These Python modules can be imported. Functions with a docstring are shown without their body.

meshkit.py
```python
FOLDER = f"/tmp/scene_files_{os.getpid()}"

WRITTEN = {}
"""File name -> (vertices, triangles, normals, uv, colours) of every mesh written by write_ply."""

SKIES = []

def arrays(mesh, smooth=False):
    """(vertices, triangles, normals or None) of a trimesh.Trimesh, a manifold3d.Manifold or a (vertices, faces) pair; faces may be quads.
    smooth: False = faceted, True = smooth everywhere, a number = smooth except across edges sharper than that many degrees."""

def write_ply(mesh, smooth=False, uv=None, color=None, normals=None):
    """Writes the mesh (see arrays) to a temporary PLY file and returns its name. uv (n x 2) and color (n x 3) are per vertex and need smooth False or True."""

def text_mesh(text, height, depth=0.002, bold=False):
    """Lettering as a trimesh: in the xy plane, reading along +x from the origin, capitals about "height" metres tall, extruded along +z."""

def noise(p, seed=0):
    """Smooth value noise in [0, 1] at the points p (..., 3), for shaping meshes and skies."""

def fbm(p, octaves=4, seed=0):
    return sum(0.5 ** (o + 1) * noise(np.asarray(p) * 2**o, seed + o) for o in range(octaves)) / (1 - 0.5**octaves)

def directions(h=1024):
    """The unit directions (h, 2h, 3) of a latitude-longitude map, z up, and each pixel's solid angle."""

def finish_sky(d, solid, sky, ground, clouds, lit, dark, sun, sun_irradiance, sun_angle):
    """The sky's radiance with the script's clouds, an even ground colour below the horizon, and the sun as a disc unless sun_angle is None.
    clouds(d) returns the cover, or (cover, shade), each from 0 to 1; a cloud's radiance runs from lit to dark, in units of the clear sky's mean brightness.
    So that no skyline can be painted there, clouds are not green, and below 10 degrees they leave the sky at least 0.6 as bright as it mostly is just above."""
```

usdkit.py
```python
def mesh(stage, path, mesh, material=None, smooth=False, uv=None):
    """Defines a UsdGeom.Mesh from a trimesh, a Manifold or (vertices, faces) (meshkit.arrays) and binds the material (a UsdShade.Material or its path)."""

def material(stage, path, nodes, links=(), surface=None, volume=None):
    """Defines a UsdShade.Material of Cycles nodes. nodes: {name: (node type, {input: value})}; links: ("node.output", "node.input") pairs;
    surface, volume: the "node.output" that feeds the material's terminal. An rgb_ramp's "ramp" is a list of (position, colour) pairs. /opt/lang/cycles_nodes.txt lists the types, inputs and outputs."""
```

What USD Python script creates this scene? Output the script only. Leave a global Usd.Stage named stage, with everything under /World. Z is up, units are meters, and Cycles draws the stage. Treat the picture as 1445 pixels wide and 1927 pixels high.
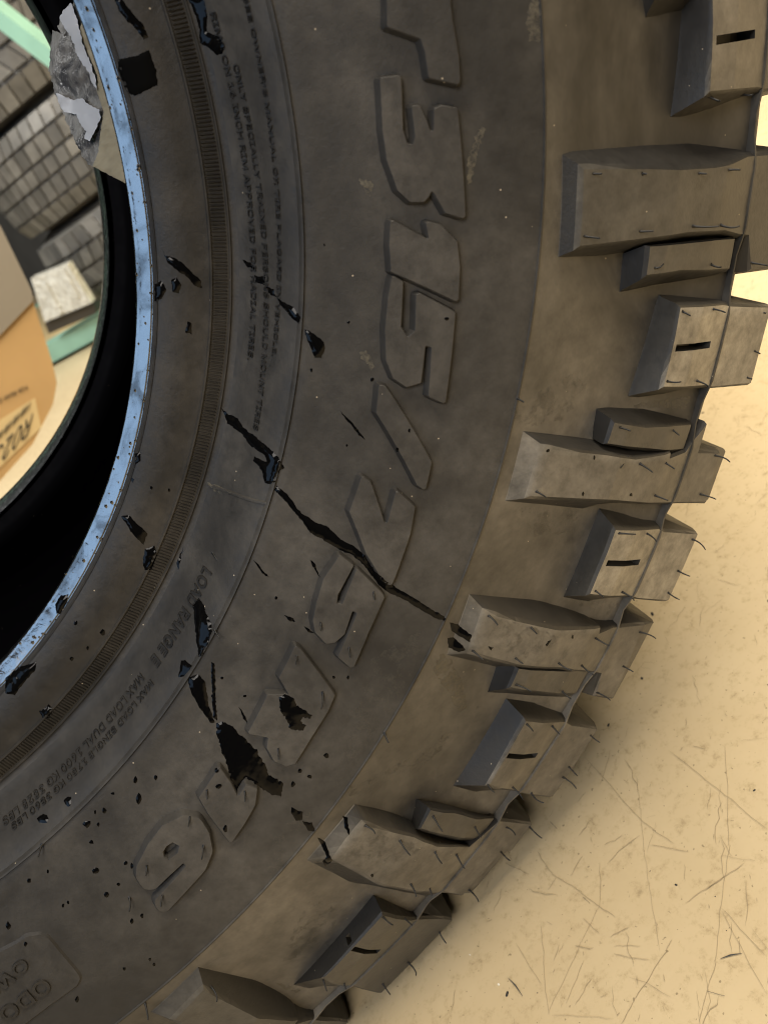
import math, random, numpy as np, trimesh, usdkit, meshkit
from numpy.linalg import norm
from pxr import Usd, UsdGeom, UsdLux, UsdShade, Gf, Sdf, Vt
from shapely.geometry import Polygon, Point
random.seed(4); RNG = np.random.default_rng(4)
stage = Usd.Stage.CreateInMemory()
UsdGeom.SetStageUpAxis(stage, UsdGeom.Tokens.z); UsdGeom.SetStageMetersPerUnit(stage, 1.0)
UsdGeom.Xform.Define(stage, '/World'); UsdGeom.Scope.Define(stage, '/World/Looks')

# ------------------------------------------------------------------ camera
W0, H0, F = 1445., 1927., 1500.          # the photograph's survey: focal length in its pixels
CAM = np.array([0.16742456, -0.39904737, 0.36261909])
M = np.array([[0.76537483, -0.64222574, 0.04180275], [-0.35021088, -0.36110976, 0.8642639], [-0.53995714, -0.67612561, -0.50129876]])
R0 = .4638                               # height of the tyre's axis over the floor
cam = UsdGeom.Camera.Define(stage, '/World/camera')
cx, cy, cz = M[:, 0], -M[:, 1], -M[:, 2]
cam.AddTransformOp().Set(Gf.Matrix4d(*cx, 0, *cy, 0, *cz, 0, *CAM, 1))
cam.CreateHorizontalApertureAttr(36.0); cam.CreateVerticalApertureAttr(36.0 * 1024 / 767)
cam.CreateFocalLengthAttr(36.0 * F / W0); cam.CreateFocusDistanceAttr(.31); cam.CreateFStopAttr(18.0)
cam.CreateClippingRangeAttr(Gf.Vec2f(.01, 100)); cam.CreateExposureAttr(1.68)

# ------------------------------------------------------------------ lamps and an added fill
def rect(name, pos, target, w, h, power, color):
    l = UsdLux.RectLight.Define(stage, '/World/' + name)
    z = np.array(pos, float) - np.array(target, float); z /= norm(z)
    x = np.cross([0, 0, 1.], z); x = x / norm(x) if norm(x) > 1e-6 else np.array([1., 0, 0]); y = np.cross(z, x)
    l.AddTransformOp().Set(Gf.Matrix4d(*x, 0, *y, 0, *z, 0, *pos, 1))
    l.CreateWidthAttr(w); l.CreateHeightAttr(h); l.CreateIntensityAttr(power); l.CreateColorAttr(Gf.Vec3f(*color))
    return l
rect('warm_shop_lamp', (1.3, .03, 2.4), (.4, -.1, 0), 2.0, 2.0, 4.3, (1.0, .87, .68))
rect('ceiling_lamp', (-.5, -2.2, 2.4), (.1, -.1, .3), 1.4, 1.0, 3.4, (1.0, .93, .86))  # added fill from the front, brightens the shaded sidewall
rect('cool_shop_lamp', (-1.7, -.70, 1.42), (.0, -.1, .42), 2.2, 1.2, .58, (.42, .66, 1.0))
rect('rack_lamp', (-.9, .9, 2.4), (0, 2.1, .3), 1.0, .6, 13.0, (.95, .95, .92))

# ------------------------------------------------------------------ scene helpers
_used = {}
def numbered(parent, name):
    k = (parent, name); i = _used.get(k, 0); _used[k] = i + 1
    return f'{parent}/{name}' if i == 0 else f'{parent}/{name}_{i:03d}'
def path_of(p): return '/World' if p is None else (p if isinstance(p, str) else str(p.GetPath()))
def tag(prim, label=None, cat=None, group=None, kind=None):
    for k, v in (('label', label), ('category', cat), ('group', group), ('kind', kind)):
        if v: prim.SetCustomDataByKey(k, v)
    return prim
def thing(name, label=None, cat=None, loc=(0, 0, 0), rotz=0, group=None, kind=None):
    x = UsdGeom.Xform.Define(stage, numbered('/World', name)); x.AddTranslateOp().Set(Gf.Vec3d(*map(float, loc)))
    if rotz: x.AddRotateZOp().Set(float(rotz))
    return tag(x.GetPrim(), label, cat, group, kind)
def obj(name, mesh, m, parent=None, smooth=False):
    return usdkit.mesh(stage, numbered(path_of(parent), name), mesh, m, smooth=smooth).GetPrim()
def box(sx, sy, sz, c=(0, 0, 0)):
    b = trimesh.creation.box((sx, sy, sz)); b.apply_translation(c); return b
def cat_mesh(l): return trimesh.util.concatenate(l)

# ------------------------------------------------------------------ materials
def mat(name, nodes, links, surface): return usdkit.material(stage, '/World/Looks/' + name, nodes, links, surface=surface)
def rubber(name, base, dust, lo, hi, rough, scale=14., bump=.0006, coat=0., spec=.5, fine=600., face=None):
    """Black rubber with cloudy dust, fine grain and a scatter of pale dust grains."""
    return mat(name, {
        'g': ('geometry', {}),
        'n1': ('noise_texture', {'scale': scale, 'detail': 6., 'roughness': .62, 'distortion': .6}),
        'n2': ('noise_texture', {'scale': fine, 'detail': 3., 'roughness': .6}),
        'n3': ('noise_texture', {'scale': scale * 9, 'detail': 5., 'roughness': .7}),
        'vd': ('voronoi_texture', {'scale': 430., 'randomness': 1.}),
        'wn': ('white_noise_texture', {'dimensions': '3D'}),
        'sp': ('rgb_ramp', {'ramp': [(0, (1, 1, 1)), (.09, (1, 1, 1)), (.13, (0, 0, 0)), (1, (0, 0, 0))]}),
        'pick': ('math', {'math_type': 'greater_than', 'value2': .978}),
        'spk': ('math', {'math_type': 'multiply'}),
        'r1': ('rgb_ramp', {'ramp': [(0, (lo, lo, lo)), (.38, (lo, lo, lo)), (.68, (hi, hi, hi)), (1, (hi, hi, hi))]}),
        'r3': ('map_range', {'from_min': .3, 'from_max': .72, 'to_min': .45, 'to_max': 1.25}),
        'fac0': ('math', {'math_type': 'multiply', 'use_clamp': True}), 'fac': ('math', {'math_type': 'multiply', 'use_clamp': True}),
        'sx': ('separate_xyz', {}), 'fr': ('map_range', {'from_min': -.80, 'from_max': -.91, 'to_min': 1. if face is None else (.10 if face is True else face), 'to_max': 1., 'clamp': True}),  # walls turned aside get less dust colour, painting their shade
        'mx': ('mix', {'color1': base, 'color2': dust}),
        'mx2': ('mix', {'color2': (.42, .36, .27)}),
        'rg': ('map_range', {'from_min': .3, 'from_max': .7, 'to_min': rough - .09, 'to_max': rough + .1}),
        'b1': ('bump', {'strength': .22, 'distance': bump}),
        'b2': ('bump', {'strength': .08, 'distance': bump * 2.2}),
        'p': ('principled_bsdf', {'specular_ior_level': spec, 'coat_weight': coat, 'coat_roughness': .12, 'coat_ior': 2.4 if coat else 1.5}),
    }, [('g.position', 'n1.vector'), ('g.position', 'n2.vector'), ('g.position', 'n3.vector'), ('g.position', 'vd.vector'),
        ('vd.distance', 'sp.fac'), ('vd.position', 'wn.vector'), ('wn.value', 'pick.value1'), ('sp.color', 'spk.value1'), ('pick.value', 'spk.value2'),
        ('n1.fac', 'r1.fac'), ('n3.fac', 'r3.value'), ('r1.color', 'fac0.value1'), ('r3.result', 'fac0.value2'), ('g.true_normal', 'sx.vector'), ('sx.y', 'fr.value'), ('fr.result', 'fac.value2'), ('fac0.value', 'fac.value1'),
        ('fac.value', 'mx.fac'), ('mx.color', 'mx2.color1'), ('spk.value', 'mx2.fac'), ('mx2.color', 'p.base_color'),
        ('n3.fac', 'rg.value'), ('rg.result', 'p.roughness'), ('n3.fac', 'b2.height'), ('n2.fac', 'b1.height'), ('b2.normal', 'b1.normal'), ('b1.normal', 'p.normal')], 'p.BSDF')
M_SIDE = rubber('sidewall_rubber', (.020, .0195, .019), (.100, .093, .082), .18, .8, .56, spec=.3)
M_LETTER = rubber('letter_rubber', (.020, .0195, .019), (.110, .102, .090), .22, .85, .54, spec=.3, face=.42)  # letter walls darkened in the colour to draw shaded edges
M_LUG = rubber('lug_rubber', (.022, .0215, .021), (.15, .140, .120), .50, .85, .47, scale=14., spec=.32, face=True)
M_LUG2 = rubber('floor_lit_lug_rubber', (.024, .023, .022), (.255, .236, .200), .50, .85, .5, scale=14., spec=.32, face=True)  # dust tone raised to stand in for light bounced off the floor
M_LUG3 = rubber('strong_floor_lit_lug_rubber', (.026, .025, .023), (.46, .425, .355), .60, .92, .52, scale=16., spec=.32, face=True)  # palest copy: the strongest floor bounce is put into its dust colour
M_CARC = rubber('groove_rubber', (.022, .0215, .0205), (.225, .208, .178), .10, .95, .56, scale=7., spec=.35)
M_BAND = rubber('bead_band_rubber', (.016, .016, .016), (.075, .067, .056), .15, .7, .5, scale=20., spec=.35)
M_TEXT = rubber('raised_text_rubber', (.010, .010, .010), (.05, .044, .036), .05, .5, .5, scale=40.)
M_BEAD = mat('wet_bead_rubber', {'g': ('geometry', {}), 'n': ('noise_texture', {'scale': 55., 'detail': 5., 'roughness': .6, 'distortion': 1.2}), 'n2': ('noise_texture', {'scale': 330., 'detail': 3.}), 'n3': ('noise_texture', {'scale': 26., 'detail': 3., 'distortion': .5}),
    'cw': ('rgb_ramp', {'ramp': [(0, (.15, .15, .15)), (.36, (.3, .3, .3)), (.47, (.8, .8, .8)), (.55, (1, 1, 1)), (1, (1, 1, 1))]}), 'cr': ('map_range', {'from_min': .3, 'from_max': .7, 'to_min': .04, 'to_max': .22}),
    'b1': ('bump', {'strength': .35, 'distance': .0005}), 'b2': ('bump', {'strength': .3, 'distance': .0025}),
    'p': ('principled_bsdf', {'base_color': (.008, .009, .010), 'roughness': .3, 'specular_ior_level': .8, 'coat_ior': 3.0})},
    [('g.position', 'n.vector'), ('g.position', 'n2.vector'), ('g.position', 'n3.vector'), ('n.fac', 'cw.fac'), ('cw.color', 'p.coat_weight'), ('n2.fac', 'cr.value'), ('cr.result', 'p.coat_roughness'), ('n3.fac', 'b2.height'), ('n2.fac', 'b1.height'), ('b2.normal', 'b1.normal'), ('b1.normal', 'p.normal'), ('b1.normal', 'p.coat_normal')], 'p.BSDF')
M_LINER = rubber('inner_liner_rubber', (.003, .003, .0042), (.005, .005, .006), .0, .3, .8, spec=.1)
M_WHISK = mat('whisker_rubber', {'p': ('principled_bsdf', {'base_color': (.006, .006, .006), 'roughness': .5})}, [], 'p.BSDF')
M_TAR = mat('wet_black_sealer', {
    'g': ('geometry', {}), 'n': ('noise_texture', {'scale': 150., 'detail': 2.}), 'b': ('bump', {'strength': .3, 'distance': .0009}),
    'p': ('principled_bsdf', {'base_color': (.003, .003, .0032), 'roughness': .09, 'specular_ior_level': .16})},
    [('g.position', 'n.vector'), ('n.fac', 'b.height'), ('b.normal', 'p.normal')], 'p.BSDF')
M_TARM = mat('dried_black_sealer', {'p': ('principled_bsdf', {'base_color': (.002, .002, .002), 'roughness': .7, 'specular_ior_level': .04})}, [], 'p.BSDF')
def paint(name, col, rough=.4, var=.25): return mat(name, {'g': ('geometry', {}), 'n': ('noise_texture', {'scale': 12., 'detail': 5.}), 'mx': ('mix', {'color1': tuple(c * (1 - var) for c in col), 'color2': tuple(min(1, c * (1 + var)) for c in col)}), 'p': ('principled_bsdf', {'roughness': rough})}, [('g.position', 'n.vector'), ('n.fac', 'mx.fac'), ('mx.color', 'p.base_color')], 'p.BSDF')
def scuff_mat(name, col, lo, hi, scale):
    return mat(name, {'g': ('geometry', {}), 'n': ('noise_texture', {'scale': scale, 'detail': 5., 'roughness': .7}),
        'r': ('rgb_ramp', {'ramp': [(0, (0, 0, 0)), (lo, (0, 0, 0)), (hi, (1, 1, 1)), (1, (1, 1, 1))]}),
        't': ('transparent_bsdf', {}), 'p': ('principled_bsdf', {'base_color': col, 'roughness': .8}), 'm': ('mix_closure', {})},
        [('g.position', 'n.vector'), ('n.fac', 'r.fac'), ('r.color', 'm.fac'), ('t.BSDF', 'm.closure1'), ('p.BSDF', 'm.closure2')], 'm.closure')
M_SCUFF = scuff_mat('dust_scuff', (.10, .092, .075), .50, .95, 160.)
M_CHIP = scuff_mat('pale_rub', (.16, .145, .11), .38, .75, 420.)

# ------------------------------------------------------------------ floor (structure)
M_FLOOR = mat('sealed_floor', {
    'g': ('geometry', {}),
    'n1': ('noise_texture', {'scale': 9., 'detail': 6., 'roughness': .6}), 'n2': ('noise_texture', {'scale': 120., 'detail': 6., 'roughness': .75}),
    'map': ('mapping', {'scale': (60., 60., 1.)}), 'v': ('voronoi_texture', {'scale': 5.}), 'wn': ('white_noise_texture', {'dimensions': '3D'}),
    'r1': ('rgb_ramp', {'ramp': [(0, (.40, .31, .185)), (.40, (.50, .40, .245)), (.6, (.53, .43, .27)), (1, (.57, .47, .30))]}),
    'r2': ('rgb_ramp', {'ramp': [(0, (.35, .35, .33)), (.33, (.72, .70, .67)), (.39, (.90, .89, .87)), (.48, (1, 1, 1)), (1, (1, 1, 1))]}),
    'n3': ('noise_texture', {'scale': 420., 'detail': 2., 'roughness': .5}),
    'r3': ('rgb_ramp', {'ramp': [(0, (.3, .3, .3)), (.27, (.45, .45, .43)), (.31, (1, 1, 1)), (1, (1, 1, 1))]}),
    'm1': ('mix', {'mix_type': 'multiply', 'fac': 1.}), 'm2': ('mix', {'mix_type': 'multiply', 'fac': .8}),
    'rg': ('map_range', {'from_min': .3, 'from_max': .7, 'to_min': .22, 'to_max': .42}),
    'b': ('bump', {'strength': .25, 'distance': .0006}),
    'p': ('principled_bsdf', {'specular_ior_level': .2})},
    [('g.position', 'n1.vector'), ('g.position', 'n2.vector'), ('g.position', 'n3.vector'), ('n1.fac', 'r1.fac'), ('n2.fac', 'r2.fac'), ('n3.fac', 'r3.fac'),
     ('r1.color', 'm1.color1'), ('r2.color', 'm1.color2'), ('m1.color', 'm2.color1'), ('r3.color', 'm2.color2'), ('m2.color', 'p.base_color'),
     ('n2.fac', 'rg.value'), ('rg.result', 'p.roughness'), ('n2.fac', 'b.height'), ('b.normal', 'p.normal')], 'p.BSDF')
tag(obj('floor', box(16, 16, .1, (0, 0, -.05)), M_FLOOR), 'pale yellow-beige sealed shop floor with scratches', 'floor', kind='structure')

# ------------------------------------------------------------------ survey: a photograph pixel to a ray, a ray to the tyre's profile
def ray(px, py): d = np.array([(px - W0 / 2) / F, (py - H0 / 2) / F, 1.]); return M @ d
def on_floor(px, py, z=0.):
    d = ray(px, py); return CAM + d * ((z - CAM[2]) / d[2])
# outer profiles as (radius, distance from the tyre's middle plane)
SIDE = np.array([(.2190, .0930), (.2163, .1030), (.2149, .1090), (.2159, .1100), (.2169, .1109), (.2179, .1117), (.2190, .1125), (.2195, .1128), (.2199, .1126), (.2205, .1134), (.2225, .1152), (.230, .1183), (.236, .1192), (.2395, .1199), (.2445, .1202), (.2475, .1215), (.252, .1280), (.257, .1375), (.2605, .1425), (.2640, .1455), (.272, .1490), (.285, .1545), (.300, .1600), (.318, .1655), (.3336, .1690)])
KPR = np.array([(.3336, .1690), (.345, .1660), (.365, .1605), (.39, .1540), (.41, .1505), (.425, .1490), (.4304, .1480), (.4385, .1430), (.4425, .134), (.443, .10), (.443, 0.)])
LPR = np.array([(.335, .1712), (.354, .1705), (.385, .1670), (.410, .1605), (.4304, .1520), (.4595, .1440), (.4622, .1392), (.4636, .08), (.4636, .006)])
def hit(px, py, prof, off=0.):
    d = ray(px, py); ts = np.linspace(.1, 1.0, 2600); P = CAM + d * ts[:, None]
    r = np.hypot(P[:, 0], P[:, 2] - R0); h = -P[:, 1]; a = np.argmax(prof[:, 0])
    hs = np.interp(r, prof[:a + 1, 0], prof[:a + 1, 1], left=-9, right=-9) + off
    g = hs - h; i = np.where((g[:-1] < 0) & (g[1:] >= 0) & (r[:-1] > prof[0, 0] - .02) & (r[1:] < prof[a, 0]))[0]
    if not len(i): return None
    i = i[0]; s = -g[i] / (g[i + 1] - g[i]); Q = P[i] + (P[i + 1] - P[i]) * s
    return np.hypot(Q[0], Q[2] - R0), math.atan2(Q[2] - R0, Q[0])
def pol(r, h, th):
    r, h, th = np.broadcast_arrays(np.asarray(r, float), h, th)
    return np.stack([r * np.cos(th), -h, R0 + r * np.sin(th)], -1)
def revolve(prof, n=720, th0=0., th1=2 * math.pi):
    """A surface of revolution about the tyre's axis; prof is an (r, h) polyline walked so that the outside is on the viewer's side."""
    closed = th1 - th0 > 6.28; th = np.linspace(th0, th1, n + 1)[:n if closed else n + 1]; m = len(prof); k = len(th)
    V = pol(prof[None, :, 0], prof[None, :, 1], th[:, None]).reshape(-1, 3); f = []
    i = np.arange(n)[:, None]; j = np.arange(m - 1)[None, :]; i2 = (i + 1) % k
    a, b, c, d = i * m + j, i * m + j + 1, i2 * m + j + 1, i2 * m + j
    q = np.stack([a, b, c, d], -1).reshape(-1, 4)
    return trimesh.Trimesh(V, np.vstack([q[:, [0, 1, 2]], q[:, [0, 2, 3]]]), process=False)
def dense(prof, k=4):
    from scipy.interpolate import PchipInterpolator
    s = np.r_[0, np.cumsum(norm(np.diff(prof, axis=0), axis=1))]; t = np.interp(np.arange((len(s) - 1) * k + 1) / k, np.arange(len(s)), s)
    return np.stack([PchipInterpolator(s, prof[:, i])(t) for i in (0, 1)], 1)

# ------------------------------------------------------------------ the tyre
tyre = thing('offroad_tyre', 'large black off-road tyre standing on the beige floor, LT315/75R16 raised on its sidewall', 'tyre')
SOLID = []                                # what the marks and whiskers are laid onto
def part(name, mesh, m, parent=None, smooth=False, solid=True):
    if solid: SOLID.append(mesh if isinstance(mesh, trimesh.Trimesh) else trimesh.Trimesh(*meshkit.arrays(mesh)[:2], process=False))
    return obj(name, mesh, m, parent or tyre, smooth)
sd = dense(SIDE, 4); sdm = sd[np.argmin(sd[:, 0]):]; SHIT = SIDE[SIDE[:, 0] >= .2224]

i0 = int(np.argmin(sd[:, 0]) + np.searchsorted(sdm[:, 0], .2201))
part('bead', revolve(sd[:i0 + 1]), M_BEAD, smooth=38)
part('bead_band', revolve(sd[i0:][sd[i0:, 0] <= .2476]), M_BAND, smooth=True)
i1 = np.where(sd[:, 0] <= .2476)[0][-1]
sw = np.vstack([sd[i1:]]); part('sidewall', revolve(sw), M_SIDE, smooth=True)
part('tread_base', revolve(dense(KPR, 4)), M_CARC, smooth=25)
mir = lambda p: p[::-1] * [1, -1]
part('far_sidewall', revolve(np.vstack([mir(dense(KPR, 3))[:, :], mir(sd[i0:])[1:]]), 360), M_SIDE, smooth=30)
fb = np.array([(.2255, .1178), (.222, .1165), (.2175, .1140), (.2150, .1105), (.2136, .106), (.2137, .098), (.216, .090)]) * [1, -1]
part('far_bead', revolve(fb, 360), M_BEAD, smooth=True)
liner = np.array([(.2190, .0930), (.226, .089), (.240, .100), (.262, .122), (.30, .141), (.335, .148), (.38, .138), (.412, .11), (.421, .06), (.423, 0)])
liner = dense(np.vstack([liner, mir(liner)[1:]]), 3)
part('inner_liner', revolve(liner[::-1] * [1, 1], 360), M_LINER, smooth=True)
# fine mould rings
def ring(name, prof, m): return part(name, revolve(np.array(prof), 720), m, smooth=40)
def h_side(r): return np.interp(r, sdm[:, 0], sdm[:, 1])
def bump_ring(name, r, w, hh, m, hf=h_side):
    return ring(name, [(r - w, hf(r - w) - .0004), (r - w * .45, hf(r - w * .45) + hh), (r + w * .45, hf(r + w * .45) + hh), (r + w, hf(r + w) - .0004)], m)
bump_ring('mould_ring', .2628, .0008, .0011, M_SIDE); bump_ring('mould_ring', .2383, .0006, .0008, M_BAND); bump_ring('mould_ring', .2447, .0005, .0007, M_BAND)
bump_ring('mould_ring', .2212, .0004, .0004, M_BAND)
part('mould_ring', revolve(np.array([(.3328, .1682), (.3333, .16955), (.3339, .1694), (.3344, .1678)])), M_SIDE, smooth=30)
# serrated rim band: fine radial ribs
def ribs():
    n = 1300; th = np.arange(n) * 2 * math.pi / n; w = .62 * math.pi / n; V = []
    prof = [(.2389, .1197), (.2395, .1206), (.2433, .1208), (.2440, .1200)]
    for r, h in prof:
        for s in (-1, 0, 1): V.append(pol(r, h if s == 0 else h - .0008, th + s * w))
    V = np.stack(V, 1)                                     # n, 12, 3
    f = []
    for i in range(3):
        for j in range(2):
            a = i * 3 + j; f += [(a, a + 3, a + 4), (a, a + 4, a + 1)]
    Fs = (np.array(f)[None] + np.arange(n)[:, None, None] * 12).reshape(-1, 3)
    return trimesh.Trimesh(V.reshape(-1, 3), Fs, process=False)
tag(part('rim_serration', ribs(), M_BAND, smooth=False), kind='stuff')

# ------------------------------------------------------------------ tread lugs
def arc(prof): return np.r_[0, np.cumsum(norm(np.diff(prof, axis=0), axis=1))]
LS = arc(LPR); P_D = LS[4]
def Lp(p): return np.interp(p, LS, LPR[:, 0]), np.interp(p, LS, LPR[:, 1])
KB = np.array([(.335, .1686), (.345, .1655), (.385, .1545), (.410, .149), (.4304, .1465), (.4405, .1415), (.4420, .134), (.4425, .08), (.4425, .006)])
def Kp(p): return np.interp(p, LS, KB[:, 0]), np.interp(p, LS, KB[:, 1])
def p_of_r(r): return np.interp(r, LPR[:5, 0], LS[:5]) if r <= .4304 else P_D + (r - .4304) / (.4595 - .4304) * (LS[5] - P_D)
LE = LPR[:6]
def survey(edge, prof=LE):
    out = [hit(x, y, prof) for x, y in edge]; return [o for o in out if o]
def lug_data(U, L, BU, BL):
    return dict(U=[(p_of_r(r), t) for r, t in survey(U)], L=[(p_of_r(r), t) for r, t in survey(L)], BU=survey(BU, KPR[:7]), BL=survey(BL, KPR[:7]))
def turn(d, a): return {k: [(p, t + a) for p, t in v] if isinstance(v, list) else v for k, v in d.items()}
def lug_mesh(d, pend=None, sub=0., cols=6, seed=0, jit=.0005):
    mono = lambda e: np.array([(max(p, e[0][0] + 1e-5 * i), t) for i, (p, t) in enumerate(e)])
    U, L = mono(d['U']), mono(d['L']); U = U[np.argsort(U[:, 0], kind='stable')]; L = L[np.argsort(L[:, 0], kind='stable')]
    pend = LS[-1] if pend is None else pend
    p0u, p0l = U[0, 0], L[0, 0]; p0 = max(p0u, p0l)
    ps = [p for p in list(np.linspace(p0 + .004, pend, 20)) + list(U[1:, 0]) + list(L[1:, 0]) + list(LS[2:-1]) if p0 + .002 < p <= pend]
    ps = np.array(sorted(ps)); ps = ps[np.r_[True, np.diff(ps) > 2e-4]]
    rows = [(p0u, p0l)] + [(p, p) for p in ps]; n = len(rows); m = cols + 1
    top = np.zeros((n, m, 3)); base = {}
    bl = {}
    for k, e in (('BU', U), ('BL', L)):
        b = np.array(d[k]) if len(d[k]) else None; pts = []
        for a, (pu, pl) in enumerate(rows):
            p = pu if k == 'BU' else pl; rt, ht = Lp(p); rk, hk = Kp(p); te = np.interp(p, e[:, 0], e[:, 1]); sg = 1 if k == 'BU' else -1
            tdef = te + sg * .30 * (norm([rt - rk, ht - hk])) / max(rt, .3) * (.5 if p > P_D else 1)
            if b is not None and rt < b[-1, 0] - 1e-4:
                r00 = Lp(e[0, 0])[0]; u = (rt - r00) / max(b[-1, 0] - r00, 1e-4); rb = b[0, 0] + u * (b[-1, 0] - b[0, 0])
                pts.append((rb, np.interp(rb, KPR[:7, 0], KPR[:7, 1]) - .0006, np.interp(rb, b[:, 0], b[:, 1])))
            else:
                if b is not None:
                    off = (b[-1, 1] - np.interp(p_of_r(b[-1, 0]), e[:, 0], e[:, 1])); w = math.exp(-max(rt - b[-1, 0], 0) / .006); tdef = w * (te + off) + (1 - w) * tdef
                pts.append((rk, hk - .0006, tdef))
        bl[k] = pts
    for a, (pu, pl) in enumerate(rows):
        tu, tl = np.interp(pu, U[:, 0], U[:, 1]), np.interp(pl, L[:, 0], L[:, 1])
        for j in range(m):
            s = j / cols; p = pu + (pl - pu) * s; r, h = Lp(p); t = tu + (tl - tu) * s; top[a, j] = pol(r, h - sub, t)
    q = top.reshape(-1, 3); q += (meshkit.fbm(q * 90 + seed * 7.3, 3, seed) - .5)[:, None] * np.array([0, 1, 0]) * jit * 2
    top = q.reshape(n, m, 3)
    cen = top.mean((0, 1))
    V = []; Fs = []
    def grid(G):
        o = sum(len(v) for v in V); a, b = G.shape[:2]; V.append(G.reshape(-1, 3))
        for i in range(a - 1):
            for j in range(b - 1):
                k = o + i * b + j; Fs.append((k, k + 1, k + b + 1)); Fs.append((k, k + b + 1, k + b))
    # boundary loop: chamfer ring, then walls down to the base
    bu = np.array([pol(*x) for x in bl['BU']]); bw = np.array([pol(*x) for x in bl['BL']])
    inner_base = np.array([pol(*(np.array(bl['BU'][0]) * (1 - j / cols) + np.array(bl['BL'][0]) * j / cols)) for j in range(m)])
    outer_base = np.array([pol(Kp(pend)[0], Kp(pend)[1], bl['BU'][-1][2] * (1 - j / cols) + bl['BL'][-1][2] * j / cols) for j in range(m)])
    loop_t = np.vstack([top[:, 0][::-1], top[0, 1:], top[1:, -1], top[-1, ::-1][1:-1]])
    loop_b = np.vstack([bu[::-1], inner_base[1:], bw[1:], outer_base[::-1][1:-1]])
    dirs = loop_b - loop_t; ln = np.maximum(norm(dirs, axis=1, keepdims=True), 1e-6)
    ch = loop_t + dirs / ln * np.minimum(.0014, ln * .3)                      # chamfered shoulder of the lug
    # the plateau is drawn in by the chamfer
    ins = top.copy(); w = .0009
    ins[:, 0] += (top[:, 1] - top[:, 0]) / np.maximum(norm(top[:, 1] - top[:, 0], axis=1, keepdims=True), 1e-6) * w
    ins[:, -1] += (top[:, -2] - top[:, -1]) / np.maximum(norm(top[:, -2] - top[:, -1], axis=1, keepdims=True), 1e-6) * w
    ins[0] += (top[1] - top[0]) / np.maximum(norm(top[1] - top[0], axis=1, keepdims=True), 1e-6) * w
    grid(ins[:, ::-1])
    loop_i = np.vstack([ins[:, 0][::-1], ins[0, 1:], ins[1:, -1], ins[-1, ::-1][1:-1]])
    flat = dirs * np.array([1, .0, 1]); mid = loop_t + dirs * .86; loop_f = loop_b + flat / np.maximum(norm(flat, axis=1, keepdims=True), 1e-6) * .0009; loop_f[:, 1] += .0002
    K = len(loop_t); o = sum(len(v) for v in V); V += [loop_i, ch, mid, loop_f]
    for i in range(K):
        i2 = (i + 1) % K
        for lay in (0, 1, 2):
            a, b, c, e = o + lay * K + i, o + lay * K + i2, o + (lay + 1) * K + i2, o + (lay + 1) * K + i
            Fs.append((a, b, c)); Fs.append((a, c, e))
    tm = trimesh.Trimesh(np.vstack(V), np.array(Fs), process=False)
    c0 = len(tm.faces) and tm.face_normals[:(n - 1) * cols * 2].mean(0) @ np.array([0, -1, 0])
    if c0 < 0: tm.invert()
    return tm
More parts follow.
